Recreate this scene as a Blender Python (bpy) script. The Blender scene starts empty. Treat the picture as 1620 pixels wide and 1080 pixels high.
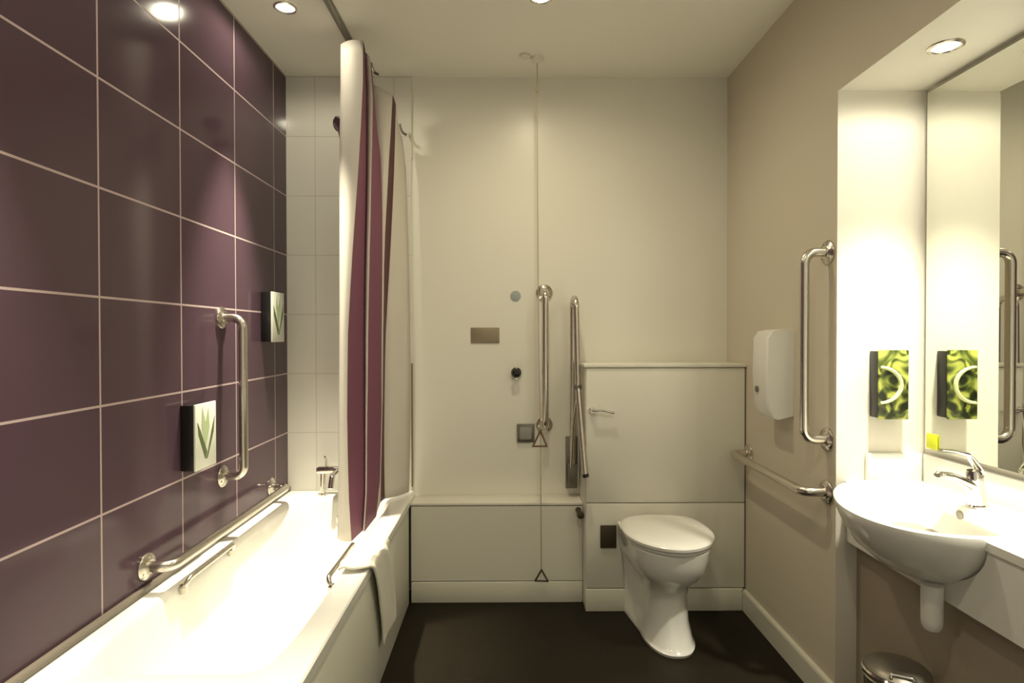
import bpy, bmesh, math, random
from mathutils import Vector, Matrix
PI = math.pi
random.seed(4)
scene = bpy.context.scene
C = scene.collection
EYE = 1.304          # camera height above the floor (m)

# ------------------------------------------------------------------ camera
def make_camera():
    f, yaw, pitch, roll = 919.18, .00821, .01125, -.00124
    cy, sy, cp, sp, cr, sr = math.cos(yaw), math.sin(yaw), math.cos(pitch), math.sin(pitch), math.cos(roll), math.sin(roll)
    R0 = Vector((cy, -sy, 0)); F0 = Vector((sy, cy, 0)); Z = Vector((0, 0, 1))
    U0 = Z*cp + F0*sp; F = F0*cp - Z*sp
    R = R0*cr + U0*sr; U = U0*cr - R0*sr
    cam = bpy.data.cameras.new('camera'); o = bpy.data.objects.new('camera', cam); C.objects.link(o)
    m = Matrix((R, U, -F)).transposed().to_4x4(); m.translation = (0, 0, EYE)
    o.matrix_world = m
    cam.sensor_width = 36; cam.lens = f/1620*36; cam.clip_start = .02
    scene.camera = o
make_camera()

# ------------------------------------------------------------------ world, exposure
w = bpy.data.worlds.new('world'); scene.world = w; w.use_nodes = True
w.node_tree.nodes['Background'].inputs[0].default_value = (.88, .80, .60, 1)
w.node_tree.nodes['Background'].inputs[1].default_value = .66
scene.view_settings.view_transform = 'Standard'; scene.view_settings.look = 'None'
scene.view_settings.gamma = 1; scene.view_settings.use_curve_mapping = False
scene.view_settings.exposure = 0.0

# lamp settings (each lamp is built into its downlight further down)
LAMP_COL = (1.0, .875, .60)
BATH_COL = (1.0, .92, .70)
NICHE_COL = (1.0, .94, .76)
W_ROOM, W_BATH, W_NICHE = 32, 480, 165

# ------------------------------------------------------------------ materials
def mat(name, col, rough=.5, metal=0., spec=.5, coat=0., bump=0., bscale=40., var=0., vscale=3., trans=0., emit=None, estr=0.):
    m = bpy.data.materials.new(name); m.use_nodes = True
    nt = m.node_tree; b = nt.nodes['Principled BSDF']
    b.inputs['Base Color'].default_value = (*col, 1); b.inputs['Roughness'].default_value = rough
    b.inputs['Metallic'].default_value = metal; b.inputs['Specular IOR Level'].default_value = spec
    b.inputs['Coat Weight'].default_value = coat; b.inputs['Coat Roughness'].default_value = .08
    g = nt.nodes.new('ShaderNodeNewGeometry')
    if var:
        n = nt.nodes.new('ShaderNodeTexNoise'); n.inputs['Scale'].default_value = vscale; n.inputs['Detail'].default_value = 3
        nt.links.new(g.outputs['Position'], n.inputs['Vector'])
        r = nt.nodes.new('ShaderNodeMix'); r.data_type = 'RGBA'
        r.inputs[6].default_value = (*[c*(1-var) for c in col], 1); r.inputs[7].default_value = (*[min(1, c*(1+var)) for c in col], 1)
        nt.links.new(n.outputs['Fac'], r.inputs[0]); nt.links.new(r.outputs[2], b.inputs['Base Color'])
    if bump:
        n = nt.nodes.new('ShaderNodeTexNoise'); n.inputs['Scale'].default_value = bscale; n.inputs['Detail'].default_value = 4
        nt.links.new(g.outputs['Position'], n.inputs['Vector'])
        u = nt.nodes.new('ShaderNodeBump'); u.inputs['Strength'].default_value = bump; u.inputs['Distance'].default_value = .003
        nt.links.new(n.outputs['Fac'], u.inputs['Height']); nt.links.new(u.outputs['Normal'], b.inputs['Normal'])
    if emit:
        b.inputs['Emission Color'].default_value = (*emit, 1); b.inputs['Emission Strength'].default_value = estr
    return m

def tile_mat(name, col, grout, axis, o1, o2, tw, th, rough, spec, mortar=.0022, var=.06, soft=.5, scaleb=1.):
    """stack-bond tiles laid out in metres on the wall: axis 0 for a wall in XZ, 1 for a wall in YZ"""
    m = bpy.data.materials.new(name); m.use_nodes = True
    nt = m.node_tree; b = nt.nodes['Principled BSDF']; L = nt.links.new
    g = nt.nodes.new('ShaderNodeNewGeometry'); s = nt.nodes.new('ShaderNodeSeparateXYZ'); L(g.outputs['Position'], s.inputs[0])
    c = nt.nodes.new('ShaderNodeCombineXYZ')
    for i, (src, off) in enumerate(((axis, o1), (2, o2))):
        a = nt.nodes.new('ShaderNodeMath'); a.operation = 'SUBTRACT'; a.inputs[1].default_value = off
        L(s.outputs[src], a.inputs[0]); L(a.outputs[0], c.inputs[i])
    br = nt.nodes.new('ShaderNodeTexBrick'); br.offset = 0; br.squash = 1
    br.inputs['Scale'].default_value = 1; br.inputs['Brick Width'].default_value = tw; br.inputs['Row Height'].default_value = th
    br.inputs['Mortar Size'].default_value = mortar; br.inputs['Mortar Smooth'].default_value = .1
    br.inputs['Color1'].default_value = (*[k*(1-var) for k in col], 1); br.inputs['Color2'].default_value = (*[k*(1+var) for k in col], 1)
    br.inputs['Mortar'].default_value = (*grout, 1); br.inputs['Bias'].default_value = 0
    L(c.outputs[0], br.inputs['Vector']); L(br.outputs['Color'], b.inputs['Base Color'])
    mr = nt.nodes.new('ShaderNodeMapRange'); mr.inputs['To Min'].default_value = rough; mr.inputs['To Max'].default_value = .7
    L(br.outputs['Fac'], mr.inputs['Value']); L(mr.outputs[0], b.inputs['Roughness'])
    b.inputs['Specular IOR Level'].default_value = spec
    n = nt.nodes.new('ShaderNodeTexNoise'); n.inputs['Scale'].default_value = 7; L(g.outputs['Position'], n.inputs['Vector'])
    ad = nt.nodes.new('ShaderNodeMath'); ad.operation = 'MULTIPLY_ADD'; ad.inputs[1].default_value = -1.
    mu = nt.nodes.new('ShaderNodeMath'); mu.operation = 'MULTIPLY'; mu.inputs[1].default_value = .18*scaleb; L(n.outputs['Fac'], mu.inputs[0])
    L(br.outputs['Fac'], ad.inputs[0]); L(mu.outputs[0], ad.inputs[2])
    u = nt.nodes.new('ShaderNodeBump'); u.inputs['Strength'].default_value = soft; u.inputs['Distance'].default_value = .0015
    L(ad.outputs[0], u.inputs['Height']); L(u.outputs['Normal'], b.inputs['Normal'])
    return m

M = {}
M['paint'] = mat('wall_paint', (.80, .77, .68), .55, bump=.05, bscale=120, spec=.3)
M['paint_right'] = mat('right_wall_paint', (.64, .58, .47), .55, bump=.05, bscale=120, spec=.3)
M['ceil'] = mat('ceiling_paint', (.88, .86, .77), .7, spec=.2)
M['panel'] = mat('wall_panel', (.80, .78, .69), .32, spec=.4)
M['panel2'] = mat('boxing_panel', (.74, .72, .63), .35, spec=.4)
M['gap'] = mat('joint', (.16, .13, .08), .8)
M['skirt'] = mat('skirting', (.72, .70, .60), .35)
M['floor'] = mat('floor_vinyl', (.013, .0095, .0045), .55, spec=.2, var=.25, vscale=4, bump=.25, bscale=220)
M['purple'] = tile_mat('purple_tiles', (.084, .049, .068), (.50, .39, .39), 1, 1.6037, 2.3094, .4, .3, .13, .22, mortar=.0034)
M['white_tile'] = tile_mat('white_tiles', (.78, .76, .69), (.60, .57, .50), 0, -.972, 2.3094, .4, .3, .10, .5, mortar=.0024, var=.01, soft=.25)
M['ceramic'] = mat('white_ceramic', (.86, .85, .80), .12, spec=.55, coat=.4)
M['plastic'] = mat('white_plastic', (.82, .81, .76), .3)
M['lidp'] = mat('seat_plastic', (.86, .85, .80), .16, coat=.3)
M['acrylic'] = mat('bath_acrylic', (.88, .87, .82), .15, coat=.4)
M['chrome'] = mat('chrome', (.78, .76, .72), .10, metal=1)
M['steel'] = mat('brushed_steel', (.66, .62, .55), .24, metal=1)
M['dsteel'] = mat('dark_steel', (.22, .20, .17), .38, metal=.7)
M['plate'] = mat('bronze_plate', (.30, .25, .17), .40, metal=.5)
M['black'] = mat('black_plastic', (.012, .011, .011), .25)
M['brown'] = mat('dark_brown_plastic', (.05, .035, .018), .45)
M['grey'] = mat('grey_plastic', (.30, .30, .27), .45)
M['sticker'] = mat('grey_blue_disc', (.34, .38, .38), .4)
M['yellow'] = mat('yellow_tag', (.62, .66, .02), .5)
M['cord'] = mat('cord', (.45, .38, .25), .7)
M['red'] = mat('red_plastic', (.16, .09, .055), .5)
M['mirror'] = mat('mirror_glass', (.80, .81, .75), .008, metal=1)
M['towel'] = mat('towel_cotton', (.82, .79, .70), .95, spec=.1, bump=.9, bscale=260)
M['cwhite'] = mat('curtain_white', (.62, .58, .52), .6, spec=.25)
M['cpurple'] = mat('curtain_purple', (.20, .075, .12), .6, spec=.25)
M['cpurple_shade'] = mat('curtain_purple_shaded', (.11, .05, .055), .6, spec=.2)  # the purple stripe again, with the fold's shadow put into its colour
M['seal'] = mat('grey_seal', (.20, .17, .14), .3)
M['lens'] = mat('lamp_lens', (1, 1, 1), .3, emit=(1, .93, .78), estr=22)
M['face'] = mat('dispenser_face', (.80, .82, .74), .3)
M['leaf'] = mat('leaf_green', (.10, .14, .05), .5)
M['leafp'] = mat('leaf_pale', (.48, .58, .34), .5)
M['arc'] = mat('arc_pale', (.72, .78, .42), .4)
M['niche_low_shade'] = mat('niche_panel_shaded', (.36, .30, .23), .5)  # recessed panel below the counter; its shadow is painted as brown

def green_art():
    m = bpy.data.materials.new('green_face'); m.use_nodes = True
    nt = m.node_tree; b = nt.nodes['Principled BSDF']; L = nt.links.new
    t = nt.nodes.new('ShaderNodeTexCoord')
    n = nt.nodes.new('ShaderNodeTexNoise'); n.inputs['Scale'].default_value = 17; n.inputs['Detail'].default_value = 1.2; n.inputs['Distortion'].default_value = 1.6
    L(t.outputs['Object'], n.inputs['Vector'])
    r = nt.nodes.new('ShaderNodeValToRGB'); e = r.color_ramp.elements
    e[0].position = .40; e[0].color = (.016, .020, .006, 1); e[1].position = .62; e[1].color = (.44, .48, .10, 1)
    k = e.new(.50); k.color = (.10, .13, .025, 1)
    L(n.outputs['Fac'], r.inputs[0]); L(r.outputs[0], b.inputs['Base Color']); b.inputs['Roughness'].default_value = .3
    return m
M['green'] = green_art()

# ------------------------------------------------------------------ mesh helpers
def new(): return bmesh.new()
def box(bm, x0, x1, y0, y1, z0, z1, bev=0., seg=2):
    r = bmesh.ops.create_cube(bm, size=1)
    for v in r['verts']:
        v.co = Vector(((x0+x1)/2+v.co.x*(x1-x0), (y0+y1)/2+v.co.y*(y1-y0), (z0+z1)/2+v.co.z*(z1-z0)))
    if bev:
        es = list({e for v in r['verts'] for e in v.link_edges})
        bmesh.ops.bevel(bm, geom=es, offset=bev, segments=seg, affect='EDGES', profile=.5)
    return bm
def frame(d):
    d = Vector(d).normalized(); a = Vector((0, 0, 1)) if abs(d.z) < .9 else Vector((1, 0, 0))
    u = d.cross(a).normalized(); return u, d.cross(u).normalized()
def loft(bm, rings, cap0=True, cap1=True):
    R = [[bm.verts.new(p) for p in r] for r in rings]; n = len(R[0])
    for a, b in zip(R, R[1:]):
        for i in range(n):
            j = (i+1) % n
            try: bm.faces.new((a[i], a[j], b[j], b[i]))
            except ValueError: pass
    if cap0: bm.faces.new(R[0][::-1])
    if cap1: bm.faces.new(R[-1])
    return R
def circ(c, d, r, n=24):
    u, v = frame(d); c = Vector(c)
    return [c+u*r*math.cos(2*PI*i/n)+v*r*math.sin(2*PI*i/n) for i in range(n)]
def lathe(bm, c, d, prof, n=28):
    """prof: (distance along d, radius)"""
    c = Vector(c); d = Vector(d).normalized()
    loft(bm, [circ(c+d*t, d, max(r, 1e-4), n) for t, r in prof]); return bm
def fillet(pts, rad, n=7):
    pts = [Vector(p) for p in pts]; out = [pts[0]]
    for i in range(1, len(pts)-1):
        a, b, c = pts[i-1], pts[i], pts[i+1]
        d1 = (a-b).normalized(); d2 = (c-b).normalized()
        ang = d1.angle(d2)
        if ang > PI-.02: out.append(b); continue
        t = min(rad/math.tan(ang/2), (a-b).length*.49, (c-b).length*.49)
        p0, p2 = b+d1*t, b+d2*t
        rr = t*math.tan(ang/2); cen = b+(d1+d2).normalized()*(rr/math.sin(ang/2))
        v0, v2 = p0-cen, p2-cen; th = v0.angle(v2)
        for k in range(n+1):
            s = k/n
            out.append(cen+(v0*math.sin((1-s)*th)+v2*math.sin(s*th))/math.sin(th))
    out.append(pts[-1]); return out
def tube(bm, pts, r, n=16, rad=0., radii=None):
    P = fillet(pts, rad) if rad else [Vector(p) for p in pts]
    T = []
    for i in range(len(P)):
        a = P[max(i-1, 0)]; b = P[min(i+1, len(P)-1)]; T.append((b-a).normalized())
    u, v = frame(T[0]); rings = []
    for i, p in enumerate(P):
        if i:
            u = (u-T[i]*u.dot(T[i])).normalized(); v = T[i].cross(u)
        rr = radii[i] if radii else r
        rings.append([p+u*rr*math.cos(2*PI*k/n)+v*rr*math.sin(2*PI*k/n) for k in range(n)])
    loft(bm, rings); return bm
def prism(bm, poly, z0, z1, axis='z'):
    """extrude a polygon; axis z: (x,y), axis x: (y,z), axis y: (x,z)"""
    f = {'z': lambda p, h: (p[0], p[1], h), 'x': lambda p, h: (h, p[0], p[1]), 'y': lambda p, h: (p[0], h, p[1])}[axis]
    loft(bm, [[f(p, z0) for p in poly], [f(p, z1) for p in poly]]); return bm
def sup(cx, cy, a, b, z, e, n=48):
    out = []
    for i in range(n):
        t = 2*PI*i/n; c, s = math.cos(t), math.sin(t)
        out.append(Vector((cx+a*math.copysign(abs(c)**(2/e), c), cy+b*math.copysign(abs(s)**(2/e), s), z)))
    return out
def catmull(pts, sub=6, closed=True):
    n = len(pts); out = []
    for i in range(n if closed else n-1):
        p = [Vector(pts[(i+k) % n] if closed else pts[min(max(i+k, 0), n-1)]) for k in (-1, 0, 1, 2)]
        for j in range(sub):
            t = j/sub
            out.append(.5*((2*p[1])+(-p[0]+p[2])*t+(2*p[0]-5*p[1]+4*p[2]-p[3])*t*t+(-p[0]+3*p[1]-3*p[2]+p[3])*t**3))
    if not closed: out.append(Vector(pts[-1]))
    return out

def obj(name, bm, m, parent=None, smooth=True, loc=None, mats=None):
    bmesh.ops.recalc_face_normals(bm, faces=bm.faces[:])
    off = Vector(parent['_loc']) if parent else Vector(loc or (0, 0, 0))
    if parent and '_off' in parent.keys(): off = Vector(parent['_off'])
    if off.length: bmesh.ops.translate(bm, verts=bm.verts[:], vec=-off)
    me = bpy.data.meshes.new(name); bm.to_mesh(me); bm.free()
    if smooth:
        me.shade_smooth()
        me.set_sharp_from_angle(angle=math.radians(38))
    for k in (mats or [m]): me.materials.append(M[k])
    o = bpy.data.objects.new(name, me); C.objects.link(o)
    if parent: o.parent = parent; o['_loc'] = off
    else: o.location = off; o['_loc'] = off
    return o
def tag(o, label, cat, group=None):
    o['label'] = label; o['category'] = cat
    if group: o['group'] = group
    return o
def thing(name, label, cat, loc=(0, 0, 0), group=None):
    o = bpy.data.objects.new(name, None); o.empty_display_size = .05; C.objects.link(o)
    o.location = loc; o['_loc'] = Vector(loc); return tag(o, label, cat, group)
def struct(name, bm, m, mats=None, smooth=False):
    o = obj(name, bm, m, smooth=smooth, mats=mats); o['kind'] = 'structure'; return o
def dup(root, d, label):
    d = Vector(d)
    r = root.copy(); C.objects.link(r); r.location = root.location+d; r['label'] = label
    for ch in list(root.children):
        c = ch.copy(); C.objects.link(c); c.parent = r
        for g in list(ch.children):
            k = g.copy(); C.objects.link(k); k.parent = c
    return r

# ------------------------------------------------------------------ room
XL, XR, YB, YF, ZC = -1.118, 1.127, 2.973, -.7, 2.615
NX, NY0, NY1, NZ = 1.432, .35, 1.978, 2.133     # niche with mirror and basin
struct('floor', box(new(), XL-.1, 1.6, YF-.1, YB+.1, -.1, 0), 'floor')
struct('ceiling', box(new(), XL-.1, 1.6, YF-.1, YB+.1, ZC, ZC+.1), 'ceil')
struct('wall_left', box(new(), XL-.1, XL, YF-.1, YB+.1, 0, ZC), 'purple')
b = box(new(), XL, 1.6, YB, YB+.1, 0, ZC)
struct('wall_back', b, 'panel')
struct('wall_back_tiles', box(new(), XL, -.487, YB-.012, YB, 0, ZC), 'white_tile')
b = new()
box(b, XR, 1.6, NY1, YB, 0, ZC); box(b, XR, 1.6, YF, NY0, 0, ZC); box(b, XR, 1.6, NY0, NY1, NZ, ZC)
b.normal_update()
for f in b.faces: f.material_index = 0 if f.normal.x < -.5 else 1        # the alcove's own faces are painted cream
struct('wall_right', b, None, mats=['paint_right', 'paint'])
struct('wall_alcove', box(new(), NX, 1.6, NY0, NY1, 0, NZ), 'paint')
struct('wall_niche', box(new(), 1.20, NX, NY0, NY1, 0, .70), 'niche_low_shade')
# skirting along the right wall: tall flat board with a rounded top
b = new(); prism(b, [(XR, 0), (XR-.016, 0), (XR-.016, .088), (XR-.013, .096), (XR-.006, .1), (XR, .1)], NY1, 2.726, 'y')
struct('baseboard_right', b, 'skirt')
b = box(new(), XL, XL+.012, 1.25, YB-.014, .512, .536, .004); tube(b, [(XL+.010, 1.25, .530), (XL+.010, YB-.014, .530)], .006)
struct('trim_1', b, 'seal')
struct('trim_2', box(new(), -.489, -.484, YB-.013, YB, .53, 1.16), 'gap')
struct('trim_3', box(new(), -.489, -.484, YB-.013, YB, 2.2, ZC), 'skirt')

# low pipe boxing along the foot of the back wall
t = thing('pipe_boxing', 'long low cream boxed-in ledge along the foot of the back wall', 'boxing', (-.05, 2.9, 0))
obj('ledge_top', box(new(), -.4692, .366, 2.8215, YB-.001, .474, .486, .001), 'panel', t)
obj('front_panel', box(new(), -.4692, .366, 2.822, 2.84, .106, .4695), 'panel2', t)
obj('skirting', box(new(), -.4692, .366, 2.818, 2.84, 0, .101, .003), 'skirt', t)
# cistern housing behind the toilet
t = thing('cistern_housing', 'tall cream panelled cistern box behind the toilet in the corner', 'cabinet', (.747, 2.85, 0))
obj('carcass', box(new(), .3675, XR-.001, 2.74, YB-.001, .005, 1.15), 'panel2', t)
obj('upper_panel', box(new(), .372, 1.120, 2.728, 2.7395, .514, 1.146, .0015), 'panel', t)
obj('lower_panel', box(new(), .372, 1.120, 2.728, 2.7395, .110, .508, .0015), 'panel2', t)
obj('top_cap', box(new(), .362, XR-.001, 2.722, YB-.001, 1.1505, 1.166, .003), 'panel', t)
obj('edge_strip', box(new(), 1.1205, XR-.001, 2.729, 2.7395, .1, 1.15), 'gap', t)
obj('skirting', box(new(), .3675, 1.11, 2.722, 2.7395, 0, .104, .003), 'skirt', t)
tag(obj('wall_vent', box(new(), .437, .513, 2.719, 2.7275, .300, .408, .004), 'brown', loc=(.475, 2.7275, .354)),
    'small dark rectangular vent plate low on the cistern box left of the toilet', 'vent')
# flush lever
t = thing('flush_lever', 'small chrome flush lever at upper left of the cistern box', 'lever', (.395, 2.7275, .948))
obj('boss', lathe(new(), (.398, 2.7275, .948), (0, -1, 0), [(0, .016), (.010, .016), (.016, .011), (.022, .009)]), 'chrome', t)
tb = catmull([(.392, 2.702, .952), (.42, 2.700, .951), (.455, 2.700, .949), (.498, 2.703, .940)], 5, False)
obj('arm', tube(new(), tb, .006, radii=[.0075-.003*math.sin(i/len(tb)*PI) for i in range(len(tb))]), 'chrome', t)

# ------------------------------------------------------------------ downlights
def downlight(x, y, z, W, label, group, size=100, r=.036, col=LAMP_COL, spill=5):
    t = thing('recessed_downlight', label, 'light', (x, y, z-.0005), group)
    b = new(); R = [(r+.011, 0), (r+.010, -.004), (r+.004, -.007), (r, -.006), (r-.003, -.001)]
    loft(b, [circ((x, y, z-.0005+h), (0, 0, 1), q, 36) for q, h in R], False, False)
    obj('bezel', b, 'steel', t)
    obj('lens', lathe(new(), (x, y, z-.0008), (0, 0, -1), [(0, r-.003), (.002, r-.004), (.0035, r-.012)], 32), 'lens', t)
    ld = bpy.data.lights.new('bulb', 'SPOT'); ld.energy = W; ld.color = col; ld.spot_size = math.radians(size); ld.spot_blend = 1.0; ld.shadow_soft_size = .03
    lo = bpy.data.objects.new('bulb', ld); C.objects.link(lo); lo.parent = t; lo.location = (0, 0, -.012)
    pd = bpy.data.lights.new('bulb_spill', 'SPOT'); pd.energy = spill; pd.spot_size = math.radians(176); pd.spot_blend = .35; pd.color = col; pd.shadow_soft_size = .03      # light scattered off the reflector
    po = bpy.data.objects.new('bulb_spill', pd); C.objects.link(po); po.parent = t; po.location = (0, 0, -.012)
    return t
GL = 'ceiling downlights'
downlight(-.885, 2.345, ZC, W_BATH, 'round ceiling downlight above the bath near the purple wall', GL, 46, col=BATH_COL, spill=10)
downlight(.133, 2.27, ZC, W_ROOM, 'round ceiling downlight cut by the top edge of the photo', GL, 160)
downlight(-.885, 1.05, ZC, W_BATH*.7, 'ceiling downlight above the near end of the bath, out of view', GL, 46, col=BATH_COL, spill=10)
downlight(.133, .75, ZC, W_ROOM*.9, 'ceiling downlight over the middle of the room, out of view', GL, 160)
downlight(1.262, 1.67, NZ, W_NICHE, 'round downlight in the alcove soffit above the basin', 'alcove downlights', 74, col=NICHE_COL, spill=8)
downlight(1.262, .85, NZ, W_NICHE, 'second alcove soffit downlight nearer the camera, out of view', 'alcove downlights', 74, col=NICHE_COL, spill=8)

# ------------------------------------------------------------------ bath
def bath():
    t = thing('bathtub', 'long white bath with side panel along the purple tiled wall', 'bathtub', (-.79, 2.1, 0))
    x0, x1, y0, y1, zr = XL+.001, -.470, 1.255, YB-.013, .512
    cx, cy = (x0+x1)/2, (y0+y1)/2; a, bb = (x1-x0)/2, (y1-y0)/2
    icx = cx-.012
    rings = [sup(cx, cy, a, bb, zr-.034, 60, 96), sup(cx, cy, a, bb, zr-.005, 60, 96), sup(cx, cy, a-.004, bb-.004, zr, 60, 96)]
    for (da, db, z, e, sh) in ((.068, .10, zr-.001, 9, 0), (.078, .112, zr-.009, 8, 0), (.086, .12, zr-.03, 7, 0), (.098, .145, zr-.12, 6, 0), (.108, .175, zr-.24, 5.5, 0), (.125, .21, zr-.33, 5, 0), (.155, .25, zr-.365, 4.5, 0), (.21, .32, zr-.38, 4, 0)):
        rings.append(sup(icx, cy, a-da, bb-db, z, e, 96))
    b = new(); loft(b, rings, False, True)
    obj('tub', b, 'acrylic', t)
    b = box(new(), x1-.020, x1-.008, y0+.01, 2.808, .002, zr-.03, .001)
    obj('side_panel', b, 'panel2', t)
    obj('end_panel', box(new(), x0+.01, x1-.021, y0+.01, y0+.022, .002, zr-.03), 'panel2', t)
    for hx, s in ((-1.035, 1), (-.566, -1)):
        g = obj('grip_handle', tube(new(), [(hx-s*.006, 1.86, zr-.03), (hx+s*.012, 1.86, zr+.012), (hx+s*.012, 2.18, zr+.012), (hx-s*.006, 2.18, zr-.03)], .008, rad=.03), 'steel', t)
        for yy in (1.86, 2.18):
            obj('handle_foot', lathe(new(), (hx-s*.004, yy, zr-.018), (0, 0, 1), [(-.014, .014), (.006, .014), (.012, .009)]), 'steel', g)
    obj('overflow', lathe(new(), (-.80, YB-.158, zr-.10), (0, -1, .12), [(0, .030), (.006, .030), (.010, .022), (.011, .008)]), 'chrome', t)
    obj('waste', lathe(new(), (-.80, 2.60, zr-.38), (0, 0, 1), [(0, .032), (.004, .032), (.006, .022)]), 'chrome', t)
bath()

# bath mixer on the far rim
t = thing('bath_mixer_tap', 'chrome bath mixer tap at the far end of the bath', 'tap', (-.85, 2.90, .512))
zb = .512
obj('body', tube(new(), [(-.945, 2.885, .635), (-.935, 2.885, .635), (-.765, 2.885, .635), (-.755, 2.885, .635)], .019, radii=[.014, .020, .020, .014]), 'chrome', t)
for x in (-.915, -.775):
    obj('pillar', lathe(new(), (x, 2.885, zb), (0, 0, 1), [(0, .026), (.006, .026), (.010, .014), (.125, .013)]), 'chrome', t)
obj('spout', tube(new(), [(-.845, 2.885, .63), (-.845, 2.80, .625), (-.845, 2.775, .57)], .013, rad=.03), 'chrome', t)
obj('lever', tube(new(), [(-.90, 2.885, .65), (-.90, 2.885, .69), (-.90, 2.865, .705)], .005, rad=.01), 'chrome', t)
obj('shower_hose', tube(new(), catmull([(-.80, 2.89, .655), (-.80, 2.92, .9), (-.81, 2.93, 1.3), (-.82, 2.93, 1.9), (-.80, 2.90, 2.17), (-.81, 2.86, 2.21)], 8, False), .007, 10), 'steel', t)
# shower riser
t = thing('shower_riser_rail', 'shower slide rail with hand shower high on the white tiles, half behind the curtain', 'shower', (-.78, YB-.013, 1.4))
obj('rail', tube(new(), [(-.775, 2.905, 1.30), (-.775, 2.905, 2.36)], .010), 'chrome', t)
for z in (1.32, 2.345):
    obj('bracket', tube(new(), [(-.775, YB-.0125, z), (-.775, 2.95, z), (-.775, 2.905, z)], .012, radii=[.022, .013, .013]), 'chrome', t)
h = obj('hand_shower', tube(new(), catmull([(-.80, 2.875, 2.19), (-.805, 2.86, 2.25), (-.81, 2.83, 2.31)], 5, False), .012), 'chrome', t)
obj('spray_head', lathe(new(), (-.81, 2.835, 2.325), (-.5, -.75, -.45), [(-.014, .012), (-.004, .036), (.006, .040), (.012, .034)]), 'chrome', h)
obj('slider', lathe(new(), (-.775, 2.905, 2.20), (0, 0, 1), [(-.02, .018), (.02, .018)]), 'dsteel', t)

# ------------------------------------------------------------------ grab rails
def flange(p, n, parent, r=.042, screws=True, phase=.5):
    p = Vector(p); n = Vector(n)
    o = obj('flange', lathe(new(), p, n, [(.0003, r), (.005, r), (.010, r-.004), (.013, r-.016), (.016, r-.019)], 32), 'steel', parent)
    if screws:
        u, v = frame(n)
        for k in range(3):
            a = phase+2*PI*k/3; q = p+(u*math.cos(a)+v*math.sin(a))*(r-.011)
            obj('screw', lathe(new(), q+n*.009, n, [(0, .0045), (.004, .004), (.005, .002)], 12), 'chrome', o)
def grab_rail(label, a, b_, n, off=.085, r=.0165, rad=.055, group='wall grab rails', mid=None):
    a, b_, n = Vector(a), Vector(b_), Vector(n)
    t = thing('grab_rail', label, 'grab rail', (a+b_)/2, group)
    obj('tube', tube(new(), [a+n*.004, a+n*off, b_+n*off, b_+n*.004], r, 20, rad=rad), 'steel', t)
    flange(a, n, t); flange(b_, n, t)
    return t
grab_rail('vertical steel grab rail on the purple tiled wall', (XL, 2.28, 1.372), (XL, 2.28, .752), (1, 0, 0))
grab_rail('horizontal steel grab rail low on the purple wall, just above the bath rim', (XL, 1.795, .590), (XL, 2.745, .590), (1, 0, 0), off=.080)
grab_rail('vertical steel grab rail on the back wall beside the hanging pull cord', (.190, YB, 1.520), (.190, YB, .845), (0, -1, 0), off=.075, rad=.04)
grab_rail('vertical steel grab rail on the right wall beside the mirror alcove', (XR, 2.030, 1.592), (XR, 2.030, .935), (-1, 0, 0))
grab_rail('horizontal steel grab rail on the right wall beside the toilet', (XR, 2.690, .752), (XR, 2.030, .750), (-1, 0, 0))

# drop-down hinged rail, folded up
t = thing('folding_support_rail', 'hinged steel support rail folded up on the back wall beside the cistern box', 'grab rail', (.33, YB, .53))
obj('wall_plate', box(new(), .298, .358, YB-.016, YB-.0005, .520, .785, .004), 'dsteel', t)
obj('tube_loop', tube(new(), [(.330, 2.925, .62), (.330, 2.925, 1.485), (.333, 2.815, 1.485), (.341, 2.80, 1.05), (.362, 2.69, .655)], .0145, 18, rad=.05), 'steel', t)
obj('hinge_block', box(new(), .308, .352, 2.905, YB-.0165, .545, .655, .006), 'dsteel', t)
obj('collar', lathe(new(), (.3405, 2.803, 1.052), (0, 0, 1), [(-.012, .0165), (-.01, .019), (.01, .019), (.012, .0165)]), 'dsteel', t)
obj('stay', tube(new(), [(.322, 2.90, .64), (.326, 2.86, .86), (.338, 2.81, 1.0)], .008), 'steel', t)
obj('end_cap', lathe(new(), (.362, 2.69, .655), (.19, -.27, -.94), [(-.002, .0155), (.010, .0155), (.014, .012)]), 'black', t)
b = new(); lathe(b, (.345, 2.8215, .452), (.1, -1, -.2), [(0, .014), (.03, .011), (.05, .017), (.064, .015), (.068, .006)])
tag(obj('door_stop', b, 'brown', loc=(.345, 2.8215, .452)), 'small dark knob poking out of the low boxing beside the cistern box', 'door stop')

# ------------------------------------------------------------------ small items on the back wall
tag(obj('wall_plate', box(new(), -.186, -.040, YB-.006, YB-.0003, 1.262, 1.342, .003), 'plate', loc=(-.113, YB, 1.3)),
    'brown metal rectangular plate on the back wall', 'plate')
b = lathe(new(), (.043, YB-.0003, 1.503), (0, -1, 0), [(0, .027), (.002, .027), (.003, .024)], 32)
tag(obj('round_sticker', b, 'sticker', loc=(.043, YB, 1.503)), 'pale blue-grey round disc on the back wall, left of the vertical rail top', 'sticker')
t = thing('coat_hook', 'small round black hook on the back wall below the blue-grey disc', 'hook', (.044, YB, 1.11))
obj('knob', lathe(new(), (.046, YB-.0003, 1.112), (0, -1, 0), [(0, .026), (.010, .026), (.02, .012), (.03, .012), (.036, .023), (.044, .020), (.047, .01)]), 'black', t)
obj('peg', tube(new(), [(.046, YB-.004, 1.098), (.046, YB-.02, 1.078), (.046, YB-.034, 1.084)], .005, rad=.01), 'steel', t)
t = thing('alarm_reset_unit', 'square grey alarm reset switch with dark frame beside the pull cord', 'switch', (.094, YB, .805))
obj('frame', box(new(), .049, .139, YB-.014, YB-.0003, .755, .850, .005), 'dsteel', t)
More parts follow.
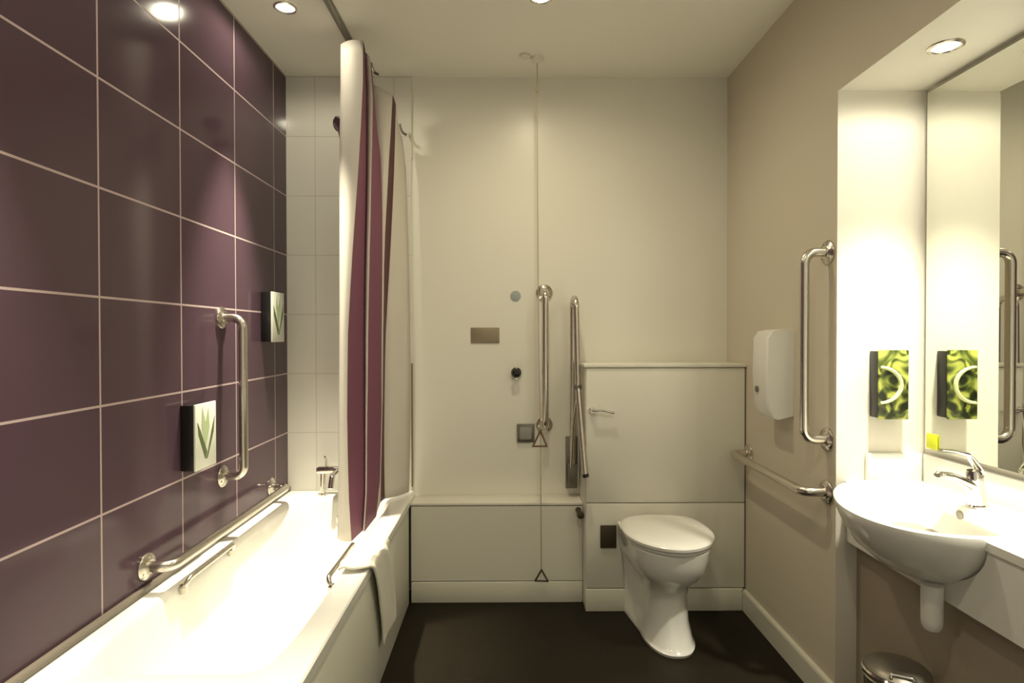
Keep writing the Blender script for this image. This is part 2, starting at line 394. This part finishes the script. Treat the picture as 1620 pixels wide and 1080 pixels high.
obj('button_plate', box(new(), .064, .124, YB-.018, YB-.0141, .771, .834, .002), 'grey', t)
tag(obj('yellow_tag', box(new(), -.533, -.500, YB-.020, YB-.0125, 1.115, 1.170, .004), 'yellow', loc=(-.516, YB-.013, 1.14)),
    'small yellow-green tag on the tiled back wall right of the curtain', 'tag')

# alarm pull cord
t = thing('alarm_pull_cord', 'thin alarm pull cord hanging from the ceiling with two triangular handles', 'pull cord', (.143, 2.76, ZC))
obj('ceiling_rose', lathe(new(), (.143, 2.76, ZC-.0005), (0, 0, -1), [(0, .030), (.014, .030), (.024, .020), (.028, .006)]), 'panel', t)
obj('cord', tube(new(), catmull([(.143, 2.76, ZC-.02), (.145, 2.76, 2.0), (.149, 2.76, 1.3), (.158, 2.76, .82), (.160, 2.76, .5), (.162, 2.76, .185)], 6, False), .0023, 8), 'cord', t)
obj('connector', lathe(new(), (.1435, 2.76, 2.46), (0, 0, 1), [(-.012, .003), (-.008, .008), (.008, .008), (.012, .003)]), 'cord', t)
def tri(c, w, h, lean, m):
    x, y, z = c
    P = [(x, y, z+h), (x-w/2+lean, y, z), (x+w/2+lean, y-.01, z+.002)]
    b = new()
    for i in range(3): tube(b, [P[i], P[(i+1) % 3]], .0045, 8)
    for p in P: lathe(b, (p[0], p[1], p[2]-.0045), (0, 0, 1), [(0, .002), (.0045, .005), (.009, .002)], 8)
    obj('triangle_handle', b, m, t)
tri((.158, 2.757, .775), .065, .075, -.004, 'red')
tri((.162, 2.757, .132), .060, .052, .0, 'brown')
# small ceiling sensor left of the cord
b = lathe(new(), (.085, 2.74, ZC-.0003), (0, 0, -1), [(0, .025), (.006, .025), (.010, .018)])
tag(obj('ceiling_sensor', b, 'panel2', loc=(.085, 2.74, ZC)), 'tiny round disc on the ceiling beside the pull cord', 'sensor')

# ------------------------------------------------------------------ soap dispensers
def leaf(b, x, pts):
    prism(b, pts, x, x+.0012, 'x')
def bath_dispenser():
    y0, y1, z0, z1 = 1.99, 2.13, .838, 1.064
    t = thing('soap_dispenser', 'black-sided dispenser with white leaf-print front on the purple wall, nearer and lower one', 'soap dispenser', (XL, 2.06, z0), 'leaf-print dispensers on the purple wall')
    obj('case', box(new(), XL+.0003, XL+.046, y0, y1, z0, z1, .003), 'black', t)
    f = obj('front_cover', box(new(), XL+.0455, XL+.053, y0-.001, y1+.001, z0-.002, z1+.002, .003), 'face', t)
    b = new(); x = XL+.0531; c = (y0+y1)/2
    leaf(b, x, [(c-.008, z0+.03), (c-.052, z0+.12), (c-.058, z0+.165), (c-.036, z0+.13), (c+.004, z0+.055)])
    leaf(b, x, [(c-.002, z0+.032), (c+.010, z0+.055), (c+.038, z0+.13), (c+.058, z0+.175), (c+.050, z0+.12), (c+.006, z0+.03)])
    obj('leaf_print', b, 'leaf', f)
    b = new(); leaf(b, x-.0002, [(c-.006, z0+.07), (c-.030, z0+.15), (c-.026, z0+.215), (c-.006, z0+.16), (c+.014, z0+.21), (c+.022, z0+.14)])
    obj('pale_leaf_print', b, 'leafp', f)
    return t
d = bath_dispenser()
dup(d, (0, .655, .437), 'black-sided dispenser with white leaf-print front, farther and higher on the purple wall')

def green_dispenser():
    x0, x1, y0, y1, z0, z1 = 1.240, 1.340, NY1-.050, NY1-.0003, 1.020, 1.252
    t = thing('soap_dispenser', 'black-sided dispenser with green patterned front on the alcove side wall by the mirror', 'soap dispenser', (1.29, NY1, z0))
    obj('case', box(new(), x0, x1, y0+.006, y1, z0+.004, z1-.004, .003), 'black', t)
    f = obj('front_cover', box(new(), x0-.001, x1+.001, y0-.001, y0+.0055, z0, z1, .003), 'green', t)
    b = new(); P = []
    for i in range(13):
        a = math.radians(88-176*i/12); P.append((x0+.003+.072*math.cos(a), y0-.001, z0+.115+.060*math.sin(a)))
    tube(b, P, .005, 8, radii=[.0045+.003*math.sin(PI*i/12) for i in range(13)])
    obj('curved_line', b, 'arc', f)
green_dispenser()

# ------------------------------------------------------------------ mirror, counter, basin, tap
t = thing('wall_mirror', 'large frameless mirror filling the back of the basin alcove', 'mirror', (NX, 1.2, .925))
obj('backing', box(new(), 1.412, NX-.0003, NY0+.03, 1.938, .925, 2.108), 'seal', t)
obj('glass', box(new(), 1.406, 1.4115, NY0+.03, 1.940, .922, 2.110), 'mirror', t)
tag(obj('yellow_tag', box(new(), 1.400, 1.4055, 1.880, 1.928, .925, .975, .003), 'yellow', loc=(1.405, 1.9, .93)),
    'small yellow tag at the bottom corner of the mirror', 'tag')

CX, CY = 1.215, 1.665
OUT = catmull([(1.385, 1.925), (1.25, 1.955), (1.13, 1.925), (1.052, 1.855), (.992, 1.75), (.962, 1.645), (.966, 1.54), (1.008, 1.455), (1.09, 1.402), (1.20, 1.384), (1.31, 1.39), (1.385, 1.41)], 6)
OUT = [Vector((p[0], p[1])) for p in [(v.x, v.y) for v in [Vector((q[0], q[1], 0)) for q in OUT]]]
def oring(s, z, dx=0.):
    return [Vector((CX+dx+(p.x-CX)*s, CY+(p.y-CY)*s, z)) for p in OUT]
t = thing('wash_basin', 'wide white rounded basin projecting from the alcove counter', 'basin', (CX, CY, .62))
RZ = .812
b = new()
loft(b, [oring(.22, .618, .02), oring(.42, .628, .015), oring(.62, .655, .01), oring(.80, .700), oring(.92, .748), oring(.975, .780), oring(1.0, .800), oring(1.0, RZ-.003), oring(.985, RZ),
         oring(.93, RZ-.001, -.003), oring(.90, RZ-.006, -.006), oring(.86, RZ-.03, -.012), oring(.78, .735, -.014), oring(.62, .70, -.01), oring(.35, .678, 0), oring(.12, .672, .0)])
obj('bowl', b, 'ceramic', t)
obj('tap_ledge', box(new(), 1.290, 1.400, 1.50, 1.78, RZ-.040, RZ+.002, .012, 3), 'ceramic', t)
obj('overflow', lathe(new(), (1.2895, 1.64, RZ-.022), (-1, 0, 0), [(0, .013), (.002, .013), (.003, .008)]), 'dsteel', t)
obj('waste', lathe(new(), (1.215, 1.66, .6725), (0, 0, 1), [(0, .030), (.003, .030), (.005, .020)]), 'chrome', t)
# counter with a cut-out for the bowl
def counter():
    t = thing('alcove_counter', 'white alcove counter with front apron and upstand around the basin', 'counter', (1.3, 1.2, .6))
    cut = [p for p in [(CX+(q.x-CX)*.95, CY+(q.y-CY)*.95) for q in OUT]]
    # counter outline follows the back half of the basin
    back = [p for p in cut if p[0] > 1.157]
    ang = lambda p: math.atan2(p[1]-CY, p[0]-CX)
    back.sort(key=ang)
    poly = [(1.157, NY0+.001), (NX-.001, NY0+.001), (NX-.001, NY1-.001), (1.157, NY1-.001)] + [(1.157, back[-1][1])] + back[::-1] + [(1.157, back[0][1])]
    obj('worktop', prism(new(), poly, .780, .802), 'plastic', t, smooth=False)
    arch = [(CY+.272*math.cos(a), .7795-.150*math.sin(a)) for a in [PI*i/24 for i in range(25)]]
    poly = [(NY0+.001, .7795), (NY0+.001, .596), (NY1-.001, .596), (NY1-.001, .7795)] + arch
    obj('apron', prism(new(), poly, 1.163, 1.181, 'x'), 'plastic', t, smooth=False)
    obj('upstand', box(new(), NX-.020, NX-.001, NY0+.02, NY1-.02, .8025, .900, .003), 'plastic', t)
    obj('end_upstand', box(new(), 1.225, NX-.021, NY1-.018, NY1-.001, .8025, .900, .003), 'plastic', t)
counter()
t = thing('basin_trap', 'white plastic bottle trap under the basin', 'trap', (1.125, 1.56, .46))
b = new(); lathe(b, (1.134, 1.535, .512), (0, 0, 1), [(0, .008), (.005, .019), (.015, .024), (.030, .026), (.125, .026)])
obj('bottle', b, 'plastic', t)

t = thing('basin_mixer_tap', 'chrome lever mixer tap at the back of the basin', 'tap', (1.335, 1.63, RZ+.002))
tz = RZ+.002; tx, ty = 1.335, 1.635
obj('body', lathe(new(), (tx, ty, tz), (-.10, 0, 1), [(0, .027), (.006, .027), (.010, .023), (.075, .021), (.095, .022), (.105, .017)]), 'chrome', t)
b = new(); S = [((tx-.008, ty, tz+.055), .020, .018), ((tx-.04, ty, tz+.072), .019, .014), ((tx-.075, ty, tz+.088), .018, .011), ((tx-.108, ty, tz+.094), .017, .008), ((tx-.116, ty, tz+.090), .013, .005)]
loft(b, [[Vector(c)+Vector((0, wy*math.cos(2*PI*k/16), hz*math.sin(2*PI*k/16))) for k in range(16)] for c, wy, hz in S])
obj('spout', b, 'chrome', t)
b = new(); S = [((tx+.010, ty, tz+.098), .018, .010), ((tx-.01, ty, tz+.126), .018, .010), ((tx-.03, ty, tz+.150), .015, .006), ((tx-.07, ty, tz+.160), .012, .004), ((tx-.105, ty, tz+.163), .009, .003)]
loft(b, [[Vector(c)+Vector((0, wy*math.cos(2*PI*k/16), hz*math.sin(2*PI*k/16))) for k in range(16)] for c, wy, hz in S])
obj('lever', b, 'chrome', t)

# ------------------------------------------------------------------ white dispenser on right wall
t = thing('paper_towel_dispenser', 'white plastic wall dispenser on the right wall between the two grab rails', 'dispenser', (XR, 2.35, .97))
b = new(); x0 = 1.022
prof = [(XR-.0005, .985), (XR-.0005, 1.322), (1.075, 1.325), (1.040, 1.318), (x0, 1.290), (x0-.004, 1.15), (x0+.004, 1.02), (x0+.024, .975), (x0+.04, .968)]
loft(b, [[Vector((p[0]+i_, y, p[1]+j_)) for p in prof] for y, i_, j_ in ((2.275, .006, 0), (2.281, 0, 0), (2.40, 0, 0), (2.425, .010, 0))])
obj('cover', b, 'plastic', t)
obj('lock', lathe(new(), (x0-.002, 2.365, 1.082), (-1, 0, 0), [(0, .013), (.003, .013), (.004, .009)]), 'dsteel', t)

# ------------------------------------------------------------------ toilet
def toilet():
    ax = .688
    t = thing('toilet', 'white back-to-wall toilet with closed lid in front of the cistern box', 'toilet', (ax, 2.6, 0))
    yb = 2.7205
    def ring(z, w, yf, wb=None, e=2.3, cx=ax, n=40):
        # D-shaped section: flat at the back, elliptical nose
        wb = wb or w; out = []; ym = yb-(yb-yf)*.46
        for i in range(n//2+1):
            a = PI*i/(n//2); out.append(Vector((cx+w*math.copysign(abs(math.cos(a))**(2/e), math.cos(a)), ym-(ym-yf)*abs(math.sin(a))**(2/e), z)))
        for k in range(1, 6): out.append(Vector((cx-w+(w-wb)*k/5, ym+(yb-ym)*k/5, z)))
        for k in range(1, 8): out.append(Vector((cx-wb+2*wb*k/8, yb, z)))
        for k in range(0, 5): out.append(Vector((cx+wb-(wb-w)*k/5, yb-(yb-ym)*k/5, z)))
        return out
    b = new()
    loft(b, [ring(0, .108, 2.318, .138), ring(.012, .110, 2.313, .14), ring(.026, .104, 2.335, .136), ring(.10, .092, 2.365, .135), ring(.20, .090, 2.382, .138), ring(.265, .106, 2.360, .144),
             ring(.295, .138, 2.320, .154), ring(.335, .160, 2.296, .164), ring(.38, .170, 2.284, .170), ring(.423, .175, 2.278, .172), ring(.427, .171, 2.283, .168)])
    obj('pan', b, 'ceramic', t)
    def lidr(z, g): return [Vector((p.x+(ax-p.x)*g/.18, p.y+(2.5-p.y)*g/.22, z)) for p in R0]
    def egg(w, yf, y2, n=44):
        out = []; ym = 2.50
        for i in range(n):
            a = 2*PI*i/n; c, s = math.cos(a), math.sin(a)
            if s <= 0: out.append(Vector((ax+w*c, ym+(ym-yf)*s, 0)))
            else:
                e = 3.2; out.append(Vector((ax+w*(1-.13*abs(s)**2)*math.copysign(abs(c)**(2/e if s > .3 else (2/2+(2/e-1)*s/.3)), c), ym+(y2-ym)*abs(s)**(2/e if s > .6 else 1+(2/e-1)*s/.6), 0)))
        return out
    R0 = egg(.184, 2.268, 2.655)
    obj('seat', loft_new([lidr(.4275, .012), lidr(.432, .002), lidr(.440, .0), lidr(.444, .006)]), 'lidp', t)
    R0 = egg(.191, 2.260, 2.700)
    obj('lid', loft_new([lidr(.4445, .012), lidr(.449, .001), lidr(.460, .0), lidr(.467, .007), lidr(.471, .022), lidr(.474, .06), lidr(.475, .12)]), 'lidp', t)
    for s in (-1, 1):
        obj('hinge', tube(new(), [(ax+s*.075-.02, 2.700, .447), (ax+s*.075+.02, 2.700, .447)], .011), 'plastic', t)
def loft_new(r):
    b = new(); loft(b, r); return b
toilet()

# ------------------------------------------------------------------ pedal bin
t = thing('pedal_bin', 'small round chrome bin with dark reflection painted into its lid under the basin counter', 'bin', (1.074, 1.60, 0))
bx, by, br = 1.100, 1.62, .084
obj('body', lathe(new(), (bx, by, .0), (0, 0, 1), [(.001, br-.004), (.02, br), (.335, br), (.34, br-.004)], 40), 'steel', t)
obj('rim', lathe(new(), (bx, by, .34), (0, 0, 1), [(0, br-.002), (.004, br+.004), (.014, br+.005), (.019, br+.001)], 40), 'chrome', t)
l = obj('lid', lathe(new(), (bx, by, .36), (0, 0, 1), [(0, br-.001), (.008, br-.008), (.02, br-.035), (.025, br-.07)], 40), 'dsteel', t)  # shiny lid, its dark reflection put into the metal colour
obj('lid_handle', tube(new(), [(bx-.055, by-.055, .366), (bx-.052, by-.05, .376), (bx-.005, by-.075, .376), (bx-.003, by-.078, .362)], .005, rad=.008), 'chrome', l)
obj('pedal', box(new(), bx-.125, bx-.08, by-.025, by+.025, .012, .022, .004), 'black', t)

# ------------------------------------------------------------------ shower curtain and its track
t = thing('curtain_track', 'dark metal shower curtain track fixed to the ceiling', 'curtain rail', (-.695, 1.9, ZC))
obj('track', box(new(), -.708, -.684, 1.10, 2.60, ZC-.022, ZC-.0005, .002), 'dsteel', t)
obj('end_stop', box(new(), -.704, -.672, 2.585, 2.607, ZC-.030, ZC-.0225, .002), 'dsteel', t)
COLS = [
(2.50, 2.545, [-.709, -.710, -.714, -.717, -.717, -.718, -.719, -.720, -.722, -.725, -.727, -.729, -.732]),
(2.46, 2.54, [-.605, -.606, -.615, -.626, -.639, -.652, -.663, -.673, -.676, -.678, -.676, -.672, -.662]),
(2.60, 2.56, [-.630, -.625, -.623, -.623, -.626, -.629, -.632, -.634, -.634, -.635, -.635, -.636, -.647]),
(2.58, 2.53, [-.604, -.592, -.595, -.600, -.604, -.609, -.613, -.617, -.619, -.622, -.624, -.626, -.637]),
(2.70, 2.46, [-.618, -.605, -.585, -.580, -.578, -.578, -.580, -.582, -.583, -.583, -.587, -.592, -.612]),
(2.72, 2.42, [-.532, -.541, -.551, -.560, -.569, -.575, -.577, -.580, -.582, -.584, -.588, -.592, -.596]),
(2.78, 2.40, [-.529, -.533, -.538, -.545, -.553, -.562, -.572, -.581, -.585, -.588, -.590, -.590, -.588]),
(2.90, 2.28, [-.520, -.503, -.499, -.494, -.490, -.487, -.485, -.483, -.482, -.482, -.485, -.488, -.492]),
]
SW = [0, 1, 0, 1, 0, 2, 0]      # stripe colour between neighbouring columns: white, purple, purple with shade painted in
def curtain():
    t = thing('shower_curtain', 'white shower curtain with purple stripes gathered at the far end of the bath', 'shower curtain', (-.6, 2.6, 2.6))
    b = new(); sub = 5; grid = []; cols = []
    for c in range(len(COLS)-1):
        for s in range(sub + (1 if c == len(COLS)-2 else 0)): cols.append((c, s/sub))
    for c, s in cols:
        A, B = COLS[c], COLS[c+1]; col = []
        # far columns stop on the rim, near ones hang inside the tub
        bot = lambda i: .43 if i < 4 else (.46 if i == 4 else .520)
        for k in range(37):
            u = k/36*12; i = min(int(u), 11); f = u-i
            def pt(D, idx):
                x = D[2][i]*(1-f)+D[2][i+1]*f; z = D[1]+(bot(idx)-D[1])*u/12; return Vector((x, D[0], z))
            p = pt(A, c)*(1-s)+pt(B, c+1)*s
            wv = math.sin(PI*s); p.y += (-.02 if SW[c] == 0 else .015)*wv*(.5 if c in (2, 4) else 1)
            if c == 6: p.z -= .03*wv*(1-u/12)
            col.append(b.verts.new(p))
        grid.append((c, col))
    for (c, A), (c2, B) in zip(grid, grid[1:]):
        for k in range(36):
            f = b.faces.new((A[k], B[k], B[k+1], A[k+1])); f.material_index = SW[c]
    o = obj('fabric', b, None, t, mats=['cwhite', 'cpurple', 'cpurple_shade'])
    s = o.modifiers.new('s', 'SOLIDIFY'); s.thickness = .0015; s.offset = 0
    # dark hooks at the top edge
    for (x, y, z) in ((-.605, 2.66, 2.50), (-.520, 2.90, 2.31)):
        obj('hook', tube(new(), catmull([(x-.012, y, z+.04), (x-.006, y, z+.015), (x+.006, y, z-.004), (x+.022, y, z-.012)], 5, False), .006, 10), 'dsteel', t)
    return t
curtain()

# ------------------------------------------------------------------ towel over the bath rim
def towel():
    b = new(); nu, nv = 15, 44; rows = []
    # path over the rim: inside, across the top, down the outside
    path = [(-.567, .526), (-.560, .532), (-.545, .536), (-.52, .532), (-.478, .530), (-.460, .516), (-.456, .47), (-.455, .40), (-.455, .30), (-.455, .185)]
    cp = catmull([Vector((p[0], p[1], 0)) for p in path], 5, False)
    for j, p in enumerate(cp):
        v = j/(len(cp)-1); row = []
        y0 = 1.925+.22*max(0, v-.35)**1.5/.52; y1 = 2.16+.24*max(0, v-.25)/.75
        for i in range(nu):
            u = i/(nu-1)
            w_ = .011*math.sin(u*9+1+v*2)*max(0, min(1, (v-.35)*3)) + .004*math.sin(u*23)
            out = .012*(1-abs(2*u-1))
            dz = .03*math.sin(u*3.0-.6)*max(0, v-.7)/.3*.6
            row.append(b.verts.new((p.x+max(w_, -.004)+out*max(0, v-.4), y0+(y1-y0)*u, p.y+dz*.6-(.03*(1-u) if v > .97 else 0)+.006*math.sin(u*7)*(v < .5))))
        rows.append(row)
    for A, B in zip(rows, rows[1:]):
        for i in range(nu-1): b.faces.new((A[i], A[i+1], B[i+1], B[i]))
    o = obj('hand_towel', b, 'towel', loc=(-.5, 2.05, .53))
    s = o.modifiers.new('s', 'SOLIDIFY'); s.thickness = .010; s.offset = 1
    m = o.modifiers.new('b', 'SUBSURF'); m.levels = 1; m.render_levels = 1
    tag(o, 'white hand towel draped over the bath rim near the grip handle', 'towel')
towel()

for o in bpy.data.objects:
    for k in ('_loc', '_off'):
        if k in o.keys(): del o[k]
